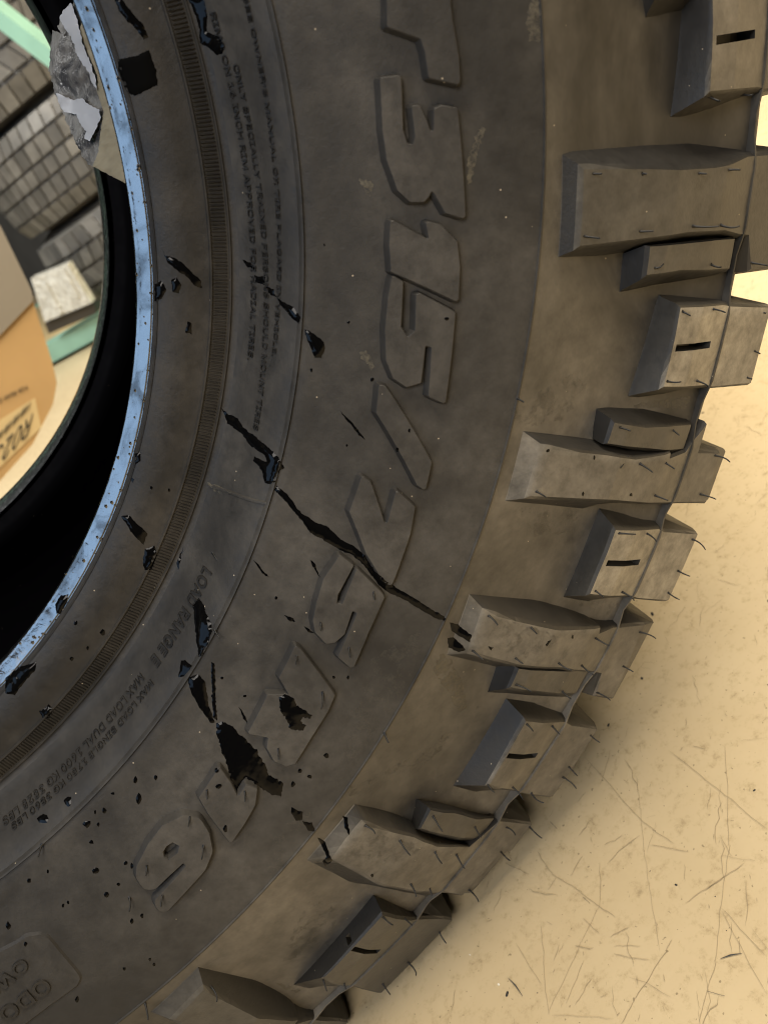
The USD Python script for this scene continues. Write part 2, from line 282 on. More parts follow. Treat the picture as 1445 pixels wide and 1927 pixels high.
LUGS = {
 'A0': ([(1095, 312), (1225, 312), (1282, 314), (1347, 310), (1375, 304), (1408, 289)],
        [(1086, 468), (1187, 456), (1296, 441), (1362, 437), (1389, 444), (1408, 446), (1413, 512), (1440, 505)],
        [(1055, 287), (1077, 281), (1296, 270), (1395, 281)], [(1048, 485), (1132, 481), (1296, 450), (1360, 445)]),
 'B1': ([(1279, 574), (1362, 569), (1377, 572), (1436, 574)], [(1246, 732), (1328, 728), (1338, 731), (1410, 724)],
        [(1240, 556), (1300, 560), (1355, 563)], [(1181, 746), (1240, 748), (1325, 734)]),
 'A1': ([(1023, 839), (1142, 852), (1198, 861), (1261, 859), (1263, 848), (1291, 847), (1315, 849), (1331, 794), (1396, 785)],
        [(993, 937), (1142, 944), (1256, 949), (1270, 949), (1319, 947), (1350, 940)],
        [(981, 809), (1108, 826), (1200, 846), (1262, 848)], [(947, 944), (1108, 957), (1255, 954)]),
 'B2': ([(1158, 994), (1241, 992), (1251, 998), (1311, 1002)], [(1106, 1121), (1184, 1124), (1198, 1129), (1258, 1128)],
        [(1128, 958), (1200, 975), (1238, 984)], [(1061, 1123), (1110, 1132), (1180, 1128)]),
 'A2': ([(912, 1149), (973, 1166), (1053, 1183), (1129, 1190), (1131, 1178), (1156, 1178), (1169, 1178), (1215, 1173), (1238, 1171)],
        [(885, 1230), (973, 1254), (1056, 1259), (1108, 1266), (1130, 1270), (1120, 1313), (1172, 1310)],
        [(881, 1116), (1008, 1130), (1100, 1158), (1130, 1172)], [(837, 1234), (938, 1256), (1050, 1266), (1105, 1270)]),
 'B3': ([(989, 1354), (1065, 1356), (1077, 1363), (1122, 1370)], [(918, 1479), (970, 1491), (983, 1496), (1042, 1496)],
        [(952, 1315), (1010, 1325), (1060, 1345)], [(852, 1480), (900, 1492), (965, 1497)]),
 'A3': ([(683, 1549), (782, 1574), (824, 1591), (865, 1591), (885, 1592), (940, 1543), (1000, 1554)],
        [(629, 1616), (716, 1666), (811, 1680), (845, 1684), (903, 1679)],
        [(666, 1512), (740, 1530), (820, 1572), (864, 1586)], [(572, 1621), (660, 1662), (800, 1690)]),
 'B4': ([(720, 1720), (776, 1730), (838, 1728)], [(608, 1840), (653, 1857), (683, 1865), (735, 1855)],
        [(703, 1684), (740, 1700), (778, 1718)], [(552, 1856), (600, 1868), (650, 1868)]),
}
NUBS = {
 'N0': ([(1225, 459), (1353, 447)], [(1217, 523), (1285, 513), (1344, 512)], [(1172, 478), (1220, 470), (1350, 455)], [(1166, 549), (1241, 533), (1352, 517)]),
 'N1': ([(1158, 792), (1218, 802), (1275, 799)], [(1142, 840), (1194, 847), (1261, 852)], [(1123, 770), (1142, 768), (1211, 771), (1285, 787)], [(1113, 824), (1180, 853), (1258, 858)]),
 'N2': ([(978, 1258), (1084, 1263)], [(959, 1299), (1077, 1310)], [(935, 1252), (980, 1255), (1086, 1260)], [(918, 1303), (1000, 1309), (1072, 1314)]),
 'N3': ([(811, 1525), (860, 1532), (909, 1543)], [(790, 1566), (840, 1578), (882, 1584)], [(784, 1504), (830, 1512), (912, 1536)], [(771, 1560), (830, 1584), (878, 1590)]),
}
SIPES = {'B1': ((1272, 655), (1336, 648)), 'B2': ((1142, 1060), (1203, 1058)), 'B3': ((955, 1423), (1010, 1422)), 'B4': ((664, 1786), (713, 1791))}
import manifold3d as m3
def to_man(t):
    t = trimesh.Trimesh(t.vertices, t.faces, process=True); t.merge_vertices(digits_vertex=6)
    return m3.Manifold(m3.Mesh(np.asarray(t.vertices, np.float32), np.asarray(t.faces, np.uint32)))
def slot_in(mesh, pr, width=.0026, depth=.007, step=None):
    """Cuts the narrow sipe into a lug."""
    (r0, t0), (r1, t1) = pr; a, b = pol(r0, Lp(p_of_r(r0))[1], t0), pol(r1, Lp(p_of_r(r1))[1], t1)
    x = b - a; ln = norm(x); x /= ln; nrm = np.array([math.sin(.33) * math.cos(t0), -math.cos(.33), math.sin(.33) * math.sin(t0)]); nrm -= x * (nrm @ x); nrm /= norm(nrm); y = np.cross(nrm, x)
    T = np.eye(4); T[:3, 0], T[:3, 1], T[:3, 2], T[:3, 3] = x, y, nrm, (a + b) / 2
    c = box(ln, width, depth * 2)
    if step:
        if y @ np.array([math.cos(t0), 0, math.sin(t0)]) < 0: T[:3, 1] = -y; T[:3, 2] = np.cross(x, -y); 
        sg = np.sign(T[:3, 2] @ nrm); c = box(ln + sum(step), .05, .03, ((step[1] - step[0]) / 2, .025, sg * (.015 - depth)))
    c.apply_transform(T)
    # the lug is closed underneath with a fan so that the slot can be cut
    v, f = np.asarray(mesh.vertices), np.asarray(mesh.faces)
    t = trimesh.Trimesh(v, f, process=True); t.merge_vertices(digits_vertex=6)
    o = t.outline(); loops = [np.asarray(e.points) for e in o.entities]
    vv = np.asarray(t.vertices); ff = np.asarray(t.faces).tolist()
    for lp in loops:
        lp = [int(i) for i in lp[:-1]] if lp[0] == lp[-1] else [int(i) for i in lp]; k = len(vv)
        vv = np.vstack([vv, vv[lp].mean(0) + nrm * -.004]); ff += [(lp[i], lp[(i + 1) % len(lp)], k) for i in range(len(lp))]
    t = trimesh.Trimesh(vv, ff, process=False); t.fix_normals()
    try:
        man = to_man(t)
        if man.status() == m3.Error.NoError and man.volume() != 0:
            out = man - to_man(c); q = out.to_mesh(); return trimesh.Trimesh(q.vert_properties[:, :3], q.tri_verts, process=False)
    except Exception as ex: print('slot failed', ex)
    print('slot: not closed'); return mesh
def step_in(mesh, pr, over=(0., .02), depth=.0026):
    """Cuts the shallow step into the outer edge of a lug, outward of the line between two surveyed points."""
    (r0, t0), (r1, t1) = pr; return slot_in(mesh, pr, depth=depth, step=over)
data = {k: lug_data(*v) for k, v in LUGS.items()}; ndata = {k: lug_data(*v) for k, v in NUBS.items()}
sip = {k: tuple(hit(*p, LE) for p in v) for k, v in SIPES.items()}
deg = math.radians
data['B0'] = turn(data['B1'], deg(14.05)); sip['B0'] = tuple((r, t + deg(14.05)) for r, t in sip['B1'])
data['A4'] = turn(data['A2'], deg(-31.2)); ndata['N4'] = turn(ndata['N2'], deg(-31.2))
order = {'A0': 'N0', 'A1': 'N1', 'A2': 'N2', 'A3': 'N3', 'A4': 'N4'}
seed = 0
LUGPRIM = {}
RANGES = []
STEPS = {'A1': ((1357, 842), (1331, 934)), 'A2': ((1213, 1176), (1172, 1272)), 'A3': ((946, 1600), (890, 1664))}
def place_lug(key, d, slot=None):
    global seed; seed += 1; RANGES.append(d)
    mh = lug_mesh(d, seed=seed)
    if slot: mh = slot_in(mh, slot)
    if key in STEPS: mh = step_in(mh, tuple(hit(*p, LE) for p in STEPS[key]))
    LUGPRIM[key] = part('tread_lug', mh, {'B1': M_LUG3, 'B2': M_LUG3, 'A2': M_LUG2, 'A1': M_LUG2, 'B3': M_LUG2, 'A3': M_LUG2, 'B0': M_LUG2}.get(key, M_LUG), smooth=28); return mh  # paler copies paint uneven floor bounce lug by lug
def place_nub(d, m=None):
    global seed; seed += 1
    part('side_biter', lug_mesh(d, pend=p_of_r(.4262), sub=.0012, seed=seed), m or M_LUG, smooth=28)
for k, d in data.items(): place_lug(k, d, sip.get(k))
for k, d in ndata.items(): place_nub(d)
extra = []
a = deg(13.6 * 1)
# the rest of the tread round the tyre, out of the photograph: the same lugs turned on
gap0, gap1 = -20., -105. - (-0.)          # from above the first lug, the long way round, to past the last
ang = 13.4; n_more = 20
for i in range(n_more):
    t = deg(13.6 + i * 13.45)
    k = 'A2' if i % 2 == 0 else 'A1'; ref = {'A2': deg(-59.3), 'A1': deg(-48.6)}[k]
    place_lug('x', turn(data[k], deg(-35.) + t - ref)); place_nub(turn(ndata['N2' if k == 'A2' else 'N1'], deg(-35.) + t - ref))
    if i: place_lug('x', turn(data['B2'], deg(-28.) + t - deg(-54.0)), tuple((r, th + deg(-28.) + t - deg(-54.0)) for r, th in sip['B2']))
# mould parting line: over the lugs and down across the gaps
th = np.arange(2400) * 2 * math.pi / 2400; on = np.zeros(2400)
for d in RANGES:
    e = [np.interp(P_D, *np.array(sorted(d[k])).T) for k in 'UL']; c = (e[0] + e[1]) / 2; w = abs(e[0] - e[1]) / 2; on = np.maximum(on, (np.abs((th - c + math.pi) % (2 * math.pi) - math.pi) < w + .004))
on = np.convolve(np.r_[on[-4:], on, on[:4]], np.ones(9) / 9, 'valid'); hl = .1503 + (.1526 - .1503) * on
prof = [(-.0011, -.0036), (-.0004, .0004), (.0003, .0003), (.0010, -.0042)]
G = np.stack([pol(.4304 + a, hl + b, th) for a, b in prof], 1); fi = []
for i in range(2400):
    for j in range(3): a, b = i * 4 + j, (i + 1) % 2400 * 4 + j; fi += [(a, a + 1, b + 1), (a, b + 1, b)]
part('mould_line', trimesh.Trimesh(G.reshape(-1, 3), fi, process=False), M_CARC, smooth=40)
# far half of the tread: mirrored lugs, half a pitch on
far = []
for i in range(54):
    t = 2 * math.pi * i / 54; dd = turn(data['A2' if i % 2 else 'B2'], t - (deg(-59.3) if i % 2 else deg(-54)))
    mm = lug_mesh(dd, seed=i, cols=3); mm.apply_transform(np.diag([1, -1, 1, 1.])); mm.invert(); obj('tread_lug', mm, M_LUG, tyre, 28)

# ------------------------------------------------------------------ raised lettering: outlines surveyed on the sidewall
UV_R = .30
def to_uv(px):                            # pixel outline -> (reading length, radius) on the sidewall
    out = []
    for x, y in px:
        q = hit(x, y, SHIT) or hit(x, y, KPR[:5]); out.append((q[1] * UV_R, q[0]) if q else None)
    return np.array([o for o in out if o])
def on_side(uv, lift):
    r = uv[:, 1]; h = np.where(r < .3336, np.interp(r, sdm[:, 0], sdm[:, 1]), np.interp(r, KPR[:7, 0], KPR[:7, 1])); return pol(r, h + lift, uv[:, 0] / UV_R)
def miter(P, d):
    a = P - np.roll(P, 1, 0); b = np.roll(P, -1, 0) - P; na = np.stack([a[:, 1], -a[:, 0]], 1) / np.maximum(norm(a, axis=1), 1e-9)[:, None]; nb = np.stack([b[:, 1], -b[:, 0]], 1) / np.maximum(norm(b, axis=1), 1e-9)[:, None]
    m = na + nb; m /= np.maximum((m * na).sum(1), .6)[:, None] ; return P + m * d      # outward for a counter-clockwise ring
def densify(P, step):
    out = []
    for i in range(len(P)):
        a, b = P[i], P[(i + 1) % len(P)]; k = max(1, int(math.ceil(norm(b - a) / step))); out += [a + (b - a) * j / k for j in range(k)]
    return np.array(out)
def ccw(P): return P if Polygon(P).area and Polygon(P).exterior.is_ccw else P[::-1]
def fill(rings, step):
    """Triangulates a polygon with holes and inner points: (vertices, faces)."""
    from scipy.spatial import Delaunay
    poly = Polygon(rings[0], rings[1:]); poly = poly if poly.is_valid else poly.buffer(0)
    x0, y0, x1, y1 = poly.bounds; gx, gy = np.meshgrid(np.arange(x0, x1, step), np.arange(y0, y1, step)); g = np.stack([gx.ravel(), gy.ravel()], 1)
    g = g + (RNG.random(g.shape) - .5) * step * .3
    import shapely
    keep = shapely.contains_xy(poly.buffer(-step * .45), g[:, 0], g[:, 1]); pts = np.vstack(list(rings) + [g[keep]])
    d = Delaunay(pts); c = pts[d.simplices].mean(1); ok = shapely.contains_xy(poly, c[:, 0], c[:, 1]); f = d.simplices[ok]
    e1, e2 = pts[f[:, 1]] - pts[f[:, 0]], pts[f[:, 2]] - pts[f[:, 0]]; cr = e1[:, 0] * e2[:, 1] - e1[:, 1] * e2[:, 0]
    f = f[np.abs(cr) > 1e-12 * step]; cr = cr[np.abs(cr) > 1e-12 * step]; f[cr < 0] = f[cr < 0][:, ::-1]; return pts, f
def letter(outline, holes=(), lift=.0026, draft=.0010, name='raised_letter', label=None, rnd=.0007):
    po = Polygon(to_uv(outline)).buffer(-rnd).buffer(rnd + .0006).buffer(-.0006); po = max(po.geoms, key=lambda g: g.area) if hasattr(po, 'geoms') else po
    rings = [densify(ccw(np.array(po.simplify(.00008).exterior.coords)[:-1]), .0022)] + [densify(ccw(to_uv(h))[::-1], .0018) for h in holes]
    pts, f = fill(rings, .003)
    V = [on_side(pts, lift)]; Fs = [f]; o = len(pts); s = 0
    for R in rings:
        k = len(R); foot = on_side(miter(R, draft), -.0003); shoulder = on_side(miter(R, .0003), lift - .0003); i = np.arange(k); j = (i + 1) % k
        V += [shoulder, foot]
        for a, b in ((s, o), (o, o + k)):
            Fs += [np.stack([a + i, b + i, b + j], 1), np.stack([a + i, b + j, a + j], 1)]
        o += 2 * k; s += k
    t = trimesh.Trimesh(np.vstack(V), np.vstack(Fs), process=False)
    if (t.face_normals[:len(f)].mean(0) @ np.array([0, -1, 0])) < 0: t.invert()
    p = part(name, t, M_LETTER, smooth=24)
    if label: tag(p, label)
letter([(722, -25), (722, 52), (764, 66), (785, 74), (793, 100), (800, 147), (829, 153), (858, 160), (855, 110), (843, 40), (836, -25)], label='raised letter T')
letter([(709, 148), (748, 144), (751, 244), (759, 270), (770, 275), (775, 257), (768, 201), (783, 200), (795, 225), (809, 268), (810, 206), (823, 200), (853, 205), (860, 279), (868, 410), (831, 399), (805, 353), (802, 366), (792, 379), (766, 379), (742, 357), (722, 301), (714, 244)], label='raised digit 3')
letter([(729, 412), (803, 453), (794, 416), (823, 423), (853, 453), (858, 500), (855, 566), (730, 509), (727, 460)], label='raised digit 1')
letter([(732, 517), (752, 528), (750, 580), (748, 613), (761, 634), (775, 621), (777, 553), (784, 551), (850, 586), (848, 605), (840, 688), (831, 756), (800, 742), (806, 650), (794, 646), (786, 717), (759, 725), (734, 708), (721, 675), (719, 617), (725, 555)], label='raised digit 5')
letter([(708, 721), (721, 725), (806, 866), (794, 918), (779, 908), (703, 773)], label='raised slash')
letter([(676, 891), (692, 902), (721, 989), (740, 918), (775, 949), (766, 1000), (738, 1080), (731, 1096), (716, 1088), (684, 1036), (653, 958)], label='raised digit 7')
letter([(635, 1039), (661, 1058), (645, 1088), (631, 1113), (629, 1131), (640, 1131), (650, 1105), (667, 1064), (714, 1111), (718, 1118), (690, 1180), (661, 1248), (653, 1248), (631, 1229), (668, 1148), (659, 1142), (644, 1187), (626, 1203), (609, 1205), (589, 1183), (585, 1161), (592, 1126), (605, 1083)], label='raised digit 5')
letter([(552, 1209), (561, 1214), (626, 1301), (613, 1331), (582, 1380), (552, 1429), (535, 1434), (513, 1425), (499, 1400), (502, 1380), (463, 1373), (500, 1301), (541, 1301), (522, 1268)], label='raised letter R with a black gash')
letter([(410, 1435), (432, 1466), (445, 1493), (460, 1469), (481, 1476), (477, 1507), (455, 1545), (432, 1578), (422, 1566), (391, 1525), (372, 1492)], label='raised digit 1')
letter([(343, 1526), (374, 1531), (392, 1560), (398, 1594), (384, 1628), (346, 1670), (308, 1711), (298, 1708), (287, 1687), (318, 1655), (348, 1621), (344, 1614), (318, 1638), (291, 1664), (270, 1666), (254, 1642), (256, 1621), (277, 1580), (304, 1545)],
       [[(336, 1583), (333, 1596), (316, 1609), (307, 1605), (305, 1594), (312, 1583), (323, 1576)]], label='raised digit 6', rnd=.0028)
# raised panel with rounded corner, bottom of the sidewall
letter([(-60, 1830), (0, 1790), (30, 1775), (52, 1760), (74, 1757), (90, 1762), (140, 1822), (152, 1838), (145, 1852), (95, 1888), (50, 1922), (-20, 1975), (-70, 1960)], lift=.0007, draft=.0012, name='raised_panel', rnd=.003)
def word(text, start, end, up_px, lift=.0009, bold=False, base_lift=0.):
    """Small raised lettering along the sidewall, from the pixel where it starts to the one where it ends; reads clockwise, tops outward."""
    a, b = to_uv([start, end]); c = to_uv([up_px])[0]
    tm = meshkit.text_mesh(text, 1.0, .2, bold); w = tm.bounds[1, 0]; tm = trimesh.Trimesh(*trimesh.remesh.subdivide_to_size(tm.vertices, tm.faces, .6), process=False)
    v = np.asarray(tm.vertices); u = v[:, 0] / w; hgt = c[1] - (a[1] + (b[1] - a[1]) * (c[0] - a[0]) / (b[0] - a[0]))
    uv = np.stack([a[0] + (b[0] - a[0]) * u, a[1] + (b[1] - a[1]) * u + v[:, 1] * hgt], 1)
    P = np.where((v[:, 2] > .1)[:, None], on_side(uv, lift + base_lift), on_side(uv, -.0004 + base_lift)); t = trimesh.Trimesh(P, tm.faces, process=False)
    if t.volume < 0: t.invert()
    tag(part('raised_lettering', t, M_TEXT), f'small raised words {text}')
word("SEE OWNER'S MANUAL OR TIRE PLACARD IN VEHICLE.", (455, -10), (510, 668), (525, 400))
word("ONLY SPECIALLY TRAINED PERSONS SHOULD MOUNT TIRES", (437, 120), (475, 806), (501, 470))
word("RIMS ON 16 INCH RIM APPROVED FOR RADIAL TIRES.", (394, 22), (465, 676), (479, 470))
word("LOAD RANGE E", (384, 1062), (282, 1240), (356, 1156), bold=True)
word("MAX LOAD SINGLE 1750 KG 3860 LBS", (283, 1276), (20, 1550), (192, 1404))
word("MAX LOAD DUAL 1600 KG 3525 LBS", (264, 1264), (3, 1540), (178, 1392))
word("OWL", (44, 1796), (-40, 1868), (30, 1838), lift=.0007, base_lift=.0007, bold=True)
word("ODO", (84, 1834), (-5, 1900), (67, 1880), lift=.0007, base_lift=.0007, bold=True)
# radial divider rib between the word panels
def strip(pts, w, lift, name, m):
    uv = densify(to_uv(pts)[:, :], .002)[:]; uv = np.array([to_uv([pts[0]])[0] + (to_uv([pts[-1]])[0] - to_uv([pts[0]])[0]) * s for s in np.linspace(0, 1, 14)])
    d = uv[-1] - uv[0]; d /= norm(d); nn = np.array([-d[1], d[0]]); rows = [(-w, -.0003), (-w * .4, lift), (w * .4, lift), (w, -.0003)]
    G = np.stack([on_side(uv + nn * a, b) for a, b in rows], 1); m4 = 4; f = []
    for i in range(len(uv) - 1):
        for j in range(3): k = i * m4 + j; f += [(k, k + 1, k + 5), (k, k + 5, k + 4)]
    t = trimesh.Trimesh(G.reshape(-1, 3), f, process=False)
    if t.face_normals.mean(0) @ np.array([0, -1, 0]) < 0: t.invert()
    part(name, t, m, smooth=30)
strip([(392, 914), (503, 946)], .0009, .0008, 'divider_rib', M_SIDE)

# ------------------------------------------------------------------ marks laid on the finished tyre
ALL = cat_mesh([trimesh.Trimesh(s.vertices, s.faces, process=False) for s in SOLID])
from trimesh.ray.ray_pyembree import RayMeshIntersector
RMI = RayMeshIntersector(ALL)
def cast(pts):
    d = np.array([ray(x, y) for x, y in pts]); d /= norm(d, axis=1, keepdims=True)
    loc, ir, it = RMI.intersects_location(np.repeat(CAM[None], len(d), 0), d, multiple_hits=False)
    out = np.full((len(d), 3), np.nan); nr = np.full((len(d), 3), np.nan); out[ir] = loc; nn = ALL.face_normals[it]; s = np.sign((nn * -d[ir]).sum(1)); nr[ir] = nn * s[:, None]; return out, nr
def rough_outline(P, amp):
    P = densify(np.array(P, float), 2.2); c = P.mean(0); q = P + (np.stack([meshkit.noise(np.c_[P * .28, np.ones(len(P)) * 2], 4), meshkit.noise(np.c_[P * .28, np.ones(len(P)) * 8], 6)], 1) - .5) * amp * .7 + (np.stack([meshkit.fbm(np.c_[P * .16, np.zeros(len(P))], 3, 3), meshkit.fbm(np.c_[P * .16, np.ones(len(P)) * 5], 3, 9)], 1) - .5) * amp; return q
def mark(outline, m, name, lift=.00035, amp=3.0, step=4., parent=None, dome=.0006, holes=()):
    R = ccw(rough_outline(outline, amp)); po = Polygon(R)
    if not po.is_valid:
        po = po.buffer(0); po = max(po.geoms, key=lambda g: g.area) if hasattr(po, 'geoms') else po; R = ccw(densify(np.array(po.exterior.coords)[:-1], 4))
    pts, f = fill([R], step); P, N = cast(pts)
    import shapely
    edge = shapely.distance(Polygon(R).exterior, shapely.points(pts)); up = lift * .2 + dome * (1 - np.exp(-edge / 4.))
    ok = ~np.isnan(P[:, 0]); P = P + N * up[:, None]
    f = f[ok[f].all(1)]
    if not len(f): return
    e = np.max([norm(P[f[:, i]] - P[f[:, (i + 1) % 3]], axis=1) for i in range(3)], 0); f = f[e < .016]
    used = np.unique(f); remap = -np.ones(len(P), int); remap[used] = np.arange(len(used)); t = trimesh.Trimesh(P[used], remap[f], process=False)
    if len(t.faces) and (t.face_normals @ (CAM - t.vertices.mean(0))).mean() < 0: t.invert()
    if len(t.faces): return obj(name, t, m, parent or tyre, smooth=True)
STREAKS = [
 [(416, 767), (426, 777), (447, 787), (460, 806), (480, 821), (505, 841), (524, 860), (536, 881), (526, 885), (516, 914), (499, 908), (489, 879), (476, 866), (480, 859), (493, 866), (503, 868), (497, 856), (470, 837), (455, 816), (428, 796)],
 [(520, 914), (538, 928), (568, 966), (593, 982), (617, 991), (642, 1016), (667, 1028), (688, 1047), (705, 1074), (727, 1094), (748, 1107), (788, 1131), (814, 1148), (838, 1161), (838, 1169), (818, 1163), (792, 1148), (766, 1131), (735, 1117), (715, 1103), (684, 1062), (659, 1042), (642, 1036), (609, 1016), (584, 1003), (568, 980), (538, 944), (516, 922)],
 [(846, 1172), (860, 1174), (875, 1187), (888, 1196), (884, 1209), (866, 1198), (849, 1187)],
 [(842, 1200), (853, 1200), (871, 1214), (875, 1224), (862, 1227), (844, 1218)],
 [(375, 1125), (384, 1139), (388, 1153), (398, 1173), (400, 1187), (384, 1232), (375, 1237), (370, 1208), (365, 1156), (363, 1139)],
 [(341, 1244), (349, 1243), (362, 1253), (346, 1274), (336, 1274)],
 [(353, 1277), (374, 1269), (386, 1284), (393, 1329), (404, 1360), (396, 1360), (374, 1329), (360, 1305)],
 [(397, 1246), (404, 1249), (406, 1315), (409, 1357), (401, 1350)],
 [(407, 1362), (419, 1358), (436, 1367), (460, 1388), (481, 1412), (500, 1440), (504, 1458), (522, 1466), (533, 1475), (528, 1500), (513, 1497), (498, 1488), (474, 1471), (461, 1462), (452, 1475), (446, 1490), (435, 1471), (428, 1440), (417, 1414), (408, 1384)],
 [(550, 1520), (570, 1529), (568, 1543), (558, 1545), (548, 1531)],
 [(568, 1545), (587, 1549), (593, 1566), (580, 1564)],
 [(597, 1576), (610, 1583), (620, 1608), (626, 1620), (612, 1632), (606, 1622), (614, 1612), (607, 1595)],
 [(645, 1535), (653, 1539), (658, 1564), (656, 1572), (649, 1558)],
 [(524, 1314), (535, 1307), (552, 1312), (557, 1327), (587, 1347), (581, 1353), (570, 1349), (565, 1357), (576, 1366), (572, 1375), (548, 1373), (535, 1349), (526, 1331)],
 [(520, 557), (534, 569), (551, 576), (566, 596), (563, 609), (551, 600), (539, 584), (526, 571)],
 [(572, 619), (584, 623), (609, 642), (611, 656), (604, 674), (593, 673), (584, 654), (578, 638)],
 [(478, 517), (501, 522), (497, 536), (482, 530)], [(501, 538), (516, 544), (519, 559), (505, 551)], [(456, 488), (472, 494), (480, 506), (466, 502)],
 [(353, -4), (384, -4), (391, 28), (389, 59), (412, 69), (424, 87), (419, 100), (408, 104), (398, 93), (377, 80), (375, 55), (367, 24)],
 [(215, -4), (228, -4), (249, 24), (270, 45), (279, 69), (270, 74), (256, 52), (239, 38), (225, 21)],
 [(304, 464), (311, 480), (329, 485), (346, 497), (363, 514), (379, 528), (379, 542), (367, 538), (353, 521), (332, 507), (315, 493)],
 [(291, 535), (304, 528), (313, 542), (304, 563), (291, 566)], [(322, 528), (332, 521), (341, 535), (336, 552), (325, 549)], [(353, 604), (360, 608), (360, 628), (349, 625)],
 [(228, 971), (242, 969), (277, 1004), (270, 1026), (249, 1004)],
 [(273, 1033), (291, 1028), (296, 1045), (284, 1073), (273, 1073), (268, 1059)],
 [(10, 1277), (35, 1256), (69, 1246), (67, 1260), (48, 1281), (28, 1308), (10, 1305)],
 [(104, 1139), (114, 1121), (128, 1118), (125, 1135), (114, 1156), (107, 1156)],
 [(254, 853), (263, 850), (265, 867), (256, 874)], [(246, 898), (254, 902), (249, 909)],
 [(332, 1059), (346, 1031), (342, 1045), (335, 1073)], [(74, 1340), (92, 1326), (100, 1335), (92, 1352), (80, 1350)],
 [(476, 1053), (488, 1064), (506, 1086), (498, 1084)], [(583, 1054), (592, 1060), (600, 1082), (604, 1090), (594, 1076)], [(640, 774), (664, 796), (687, 827), (676, 820)],
 [(450, 1330), (458, 1342), (466, 1362), (458, 1354)], [(535, 1158), (551, 1163), (556, 1170), (545, 1168)], [(572, 1178), (592, 1192), (580, 1190)],
 [(1026, 1212), (1038, 1202), (1034, 1210), (1028, 1217)], [(918, 1215), (928, 1219), (924, 1225)],
]
for i, s in enumerate(STREAKS): mark(s, M_TAR, 'sealer_streak', amp=2.6 if i not in (8, 13) else 5)
SQ = [(221, 111), (256, 104), (280, 93), (294, 131), (296, 159), (253, 180), (239, 173), (225, 138)]
mark(SQ, M_TARM, 'sealer_patch', dome=.0003)
SPECKS = [(255, 1468, 5), (293, 1464, 4), (128, 1508, 9), (261, 1504, 8), (212, 1494, 3), (179, 1529, 3), (196, 1526, 5), (164, 1551, 7), (185, 1552, 3), (81, 1541, 9), (172, 1585, 4), (180, 1639, 6), (237, 1625, 4), (248, 1630, 4), (223, 1665, 3), (200, 1684, 5), (119, 1705, 3), (128, 1699, 3), (15, 1742, 6), (267, 1724, 4), (248, 1734, 4), (145, 1882, 5), (234, 1824, 3), (282, 1806, 3), (290, 1816, 3), (614, 1422, 5), (564, 1451, 4), (583, 1462, 4), (551, 1476, 5), (520, 1125, 3), (412, 1480, 5), (408, 1450, 4), (424, 1560, 5), (48, 1777, 4), (90, 1641, 3), (55, 1658, 4), (656, 606, 3), (700, 714, 4), (840, 600, 4), (586, 696, 3), (653, 838, 2), (610, 460, 2), (770, 810, 3), (748, 846, 3), (400, 1310, 3), (418, 1276, 3), (285, 918, 3), (135, 1240, 4), (193, 1190, 5), (142, 1172, 4), (165, 1220, 3), (628, 1275, 3), (655, 1275, 3), (318, 922, 3), (460, 1310, 3), (1077, 1199, 3), (1031, 848, 3), (1118, 861, 3), (1097, 929, 3), (1187, 931, 3), (700, 1648, 3), (1209, 326, 3)]
for x, y, s in SPECKS:
    a = np.linspace(0, 2 * math.pi, 9)[:-1]; rr = s * (.75 + .5 * RNG.random(8)); st = .8 + .6 * RNG.random()
    mark(np.stack([x + rr * np.cos(a) / st, y + rr * np.sin(a) * st], 1), M_TAR, 'sealer_speck', amp=.8, step=3., dome=.0004)
SCUFFS = [([(828, 1230), (850, 1240), (872, 1290), (880, 1330), (862, 1342), (842, 1300), (815, 1262)], M_CHIP), ([(1000, -4), (1012, -4), (1018, 30), (1014, 75), (996, 78), (990, 40)], M_CHIP), ([(905, 236), (914, 240), (900, 280), (886, 345), (878, 350), (880, 300), (894, 260)], M_CHIP),
 ([(676, 334), (700, 344), (698, 372), (688, 360)], M_CHIP), ([(672, 662), (690, 660), (706, 690), (700, 694)], M_CHIP), ([(960, 955), (1100, 960), (1080, 1000), (1010, 1010), (975, 990)], M_SCUFF), ([(700, 1240), (800, 1180), (790, 1240), (740, 1330), (680, 1420), (640, 1440)], M_SCUFF), ([(600, 1520), (520, 1560), (500, 1640), (530, 1660), (545, 1580)], M_SCUFF),
 ([(950, 770), (1080, 700), (1110, 735), (1060, 790), (990, 805)], M_SCUFF), ([(520, 1815), (580, 1700), (640, 1700), (620, 1780)], M_SCUFF), ([(390, 908), (410, 914), (440, 930), (402, 926)], M_CHIP), ([(518, 1850), (568, 1862), (560, 1868), (540, 1864)], M_CHIP),
 ([(650, 1540), (720, 1560), (800, 1600), (700, 1650), (650, 1620)], M_SCUFF), ([(930, 1160), (1000, 1180), (1060, 1200), (1000, 1240), (920, 1220)], M_SCUFF), ([(640, 1490), (790, 1420), (900, 1330), (905, 1345), (800, 1440), (660, 1500)], M_SCUFF), ([(1190, 760), (1300, 745), (1290, 770), (1240, 765), (1200, 768)], M_CHIP), ([(1065, 1130), (1180, 1130), (1160, 1160), (1110, 1150)], M_SCUFF)]
for s, m in SCUFFS: mark(s, m, 'dust_scuff', dome=.00012, lift=.0003, amp=7, step=6)

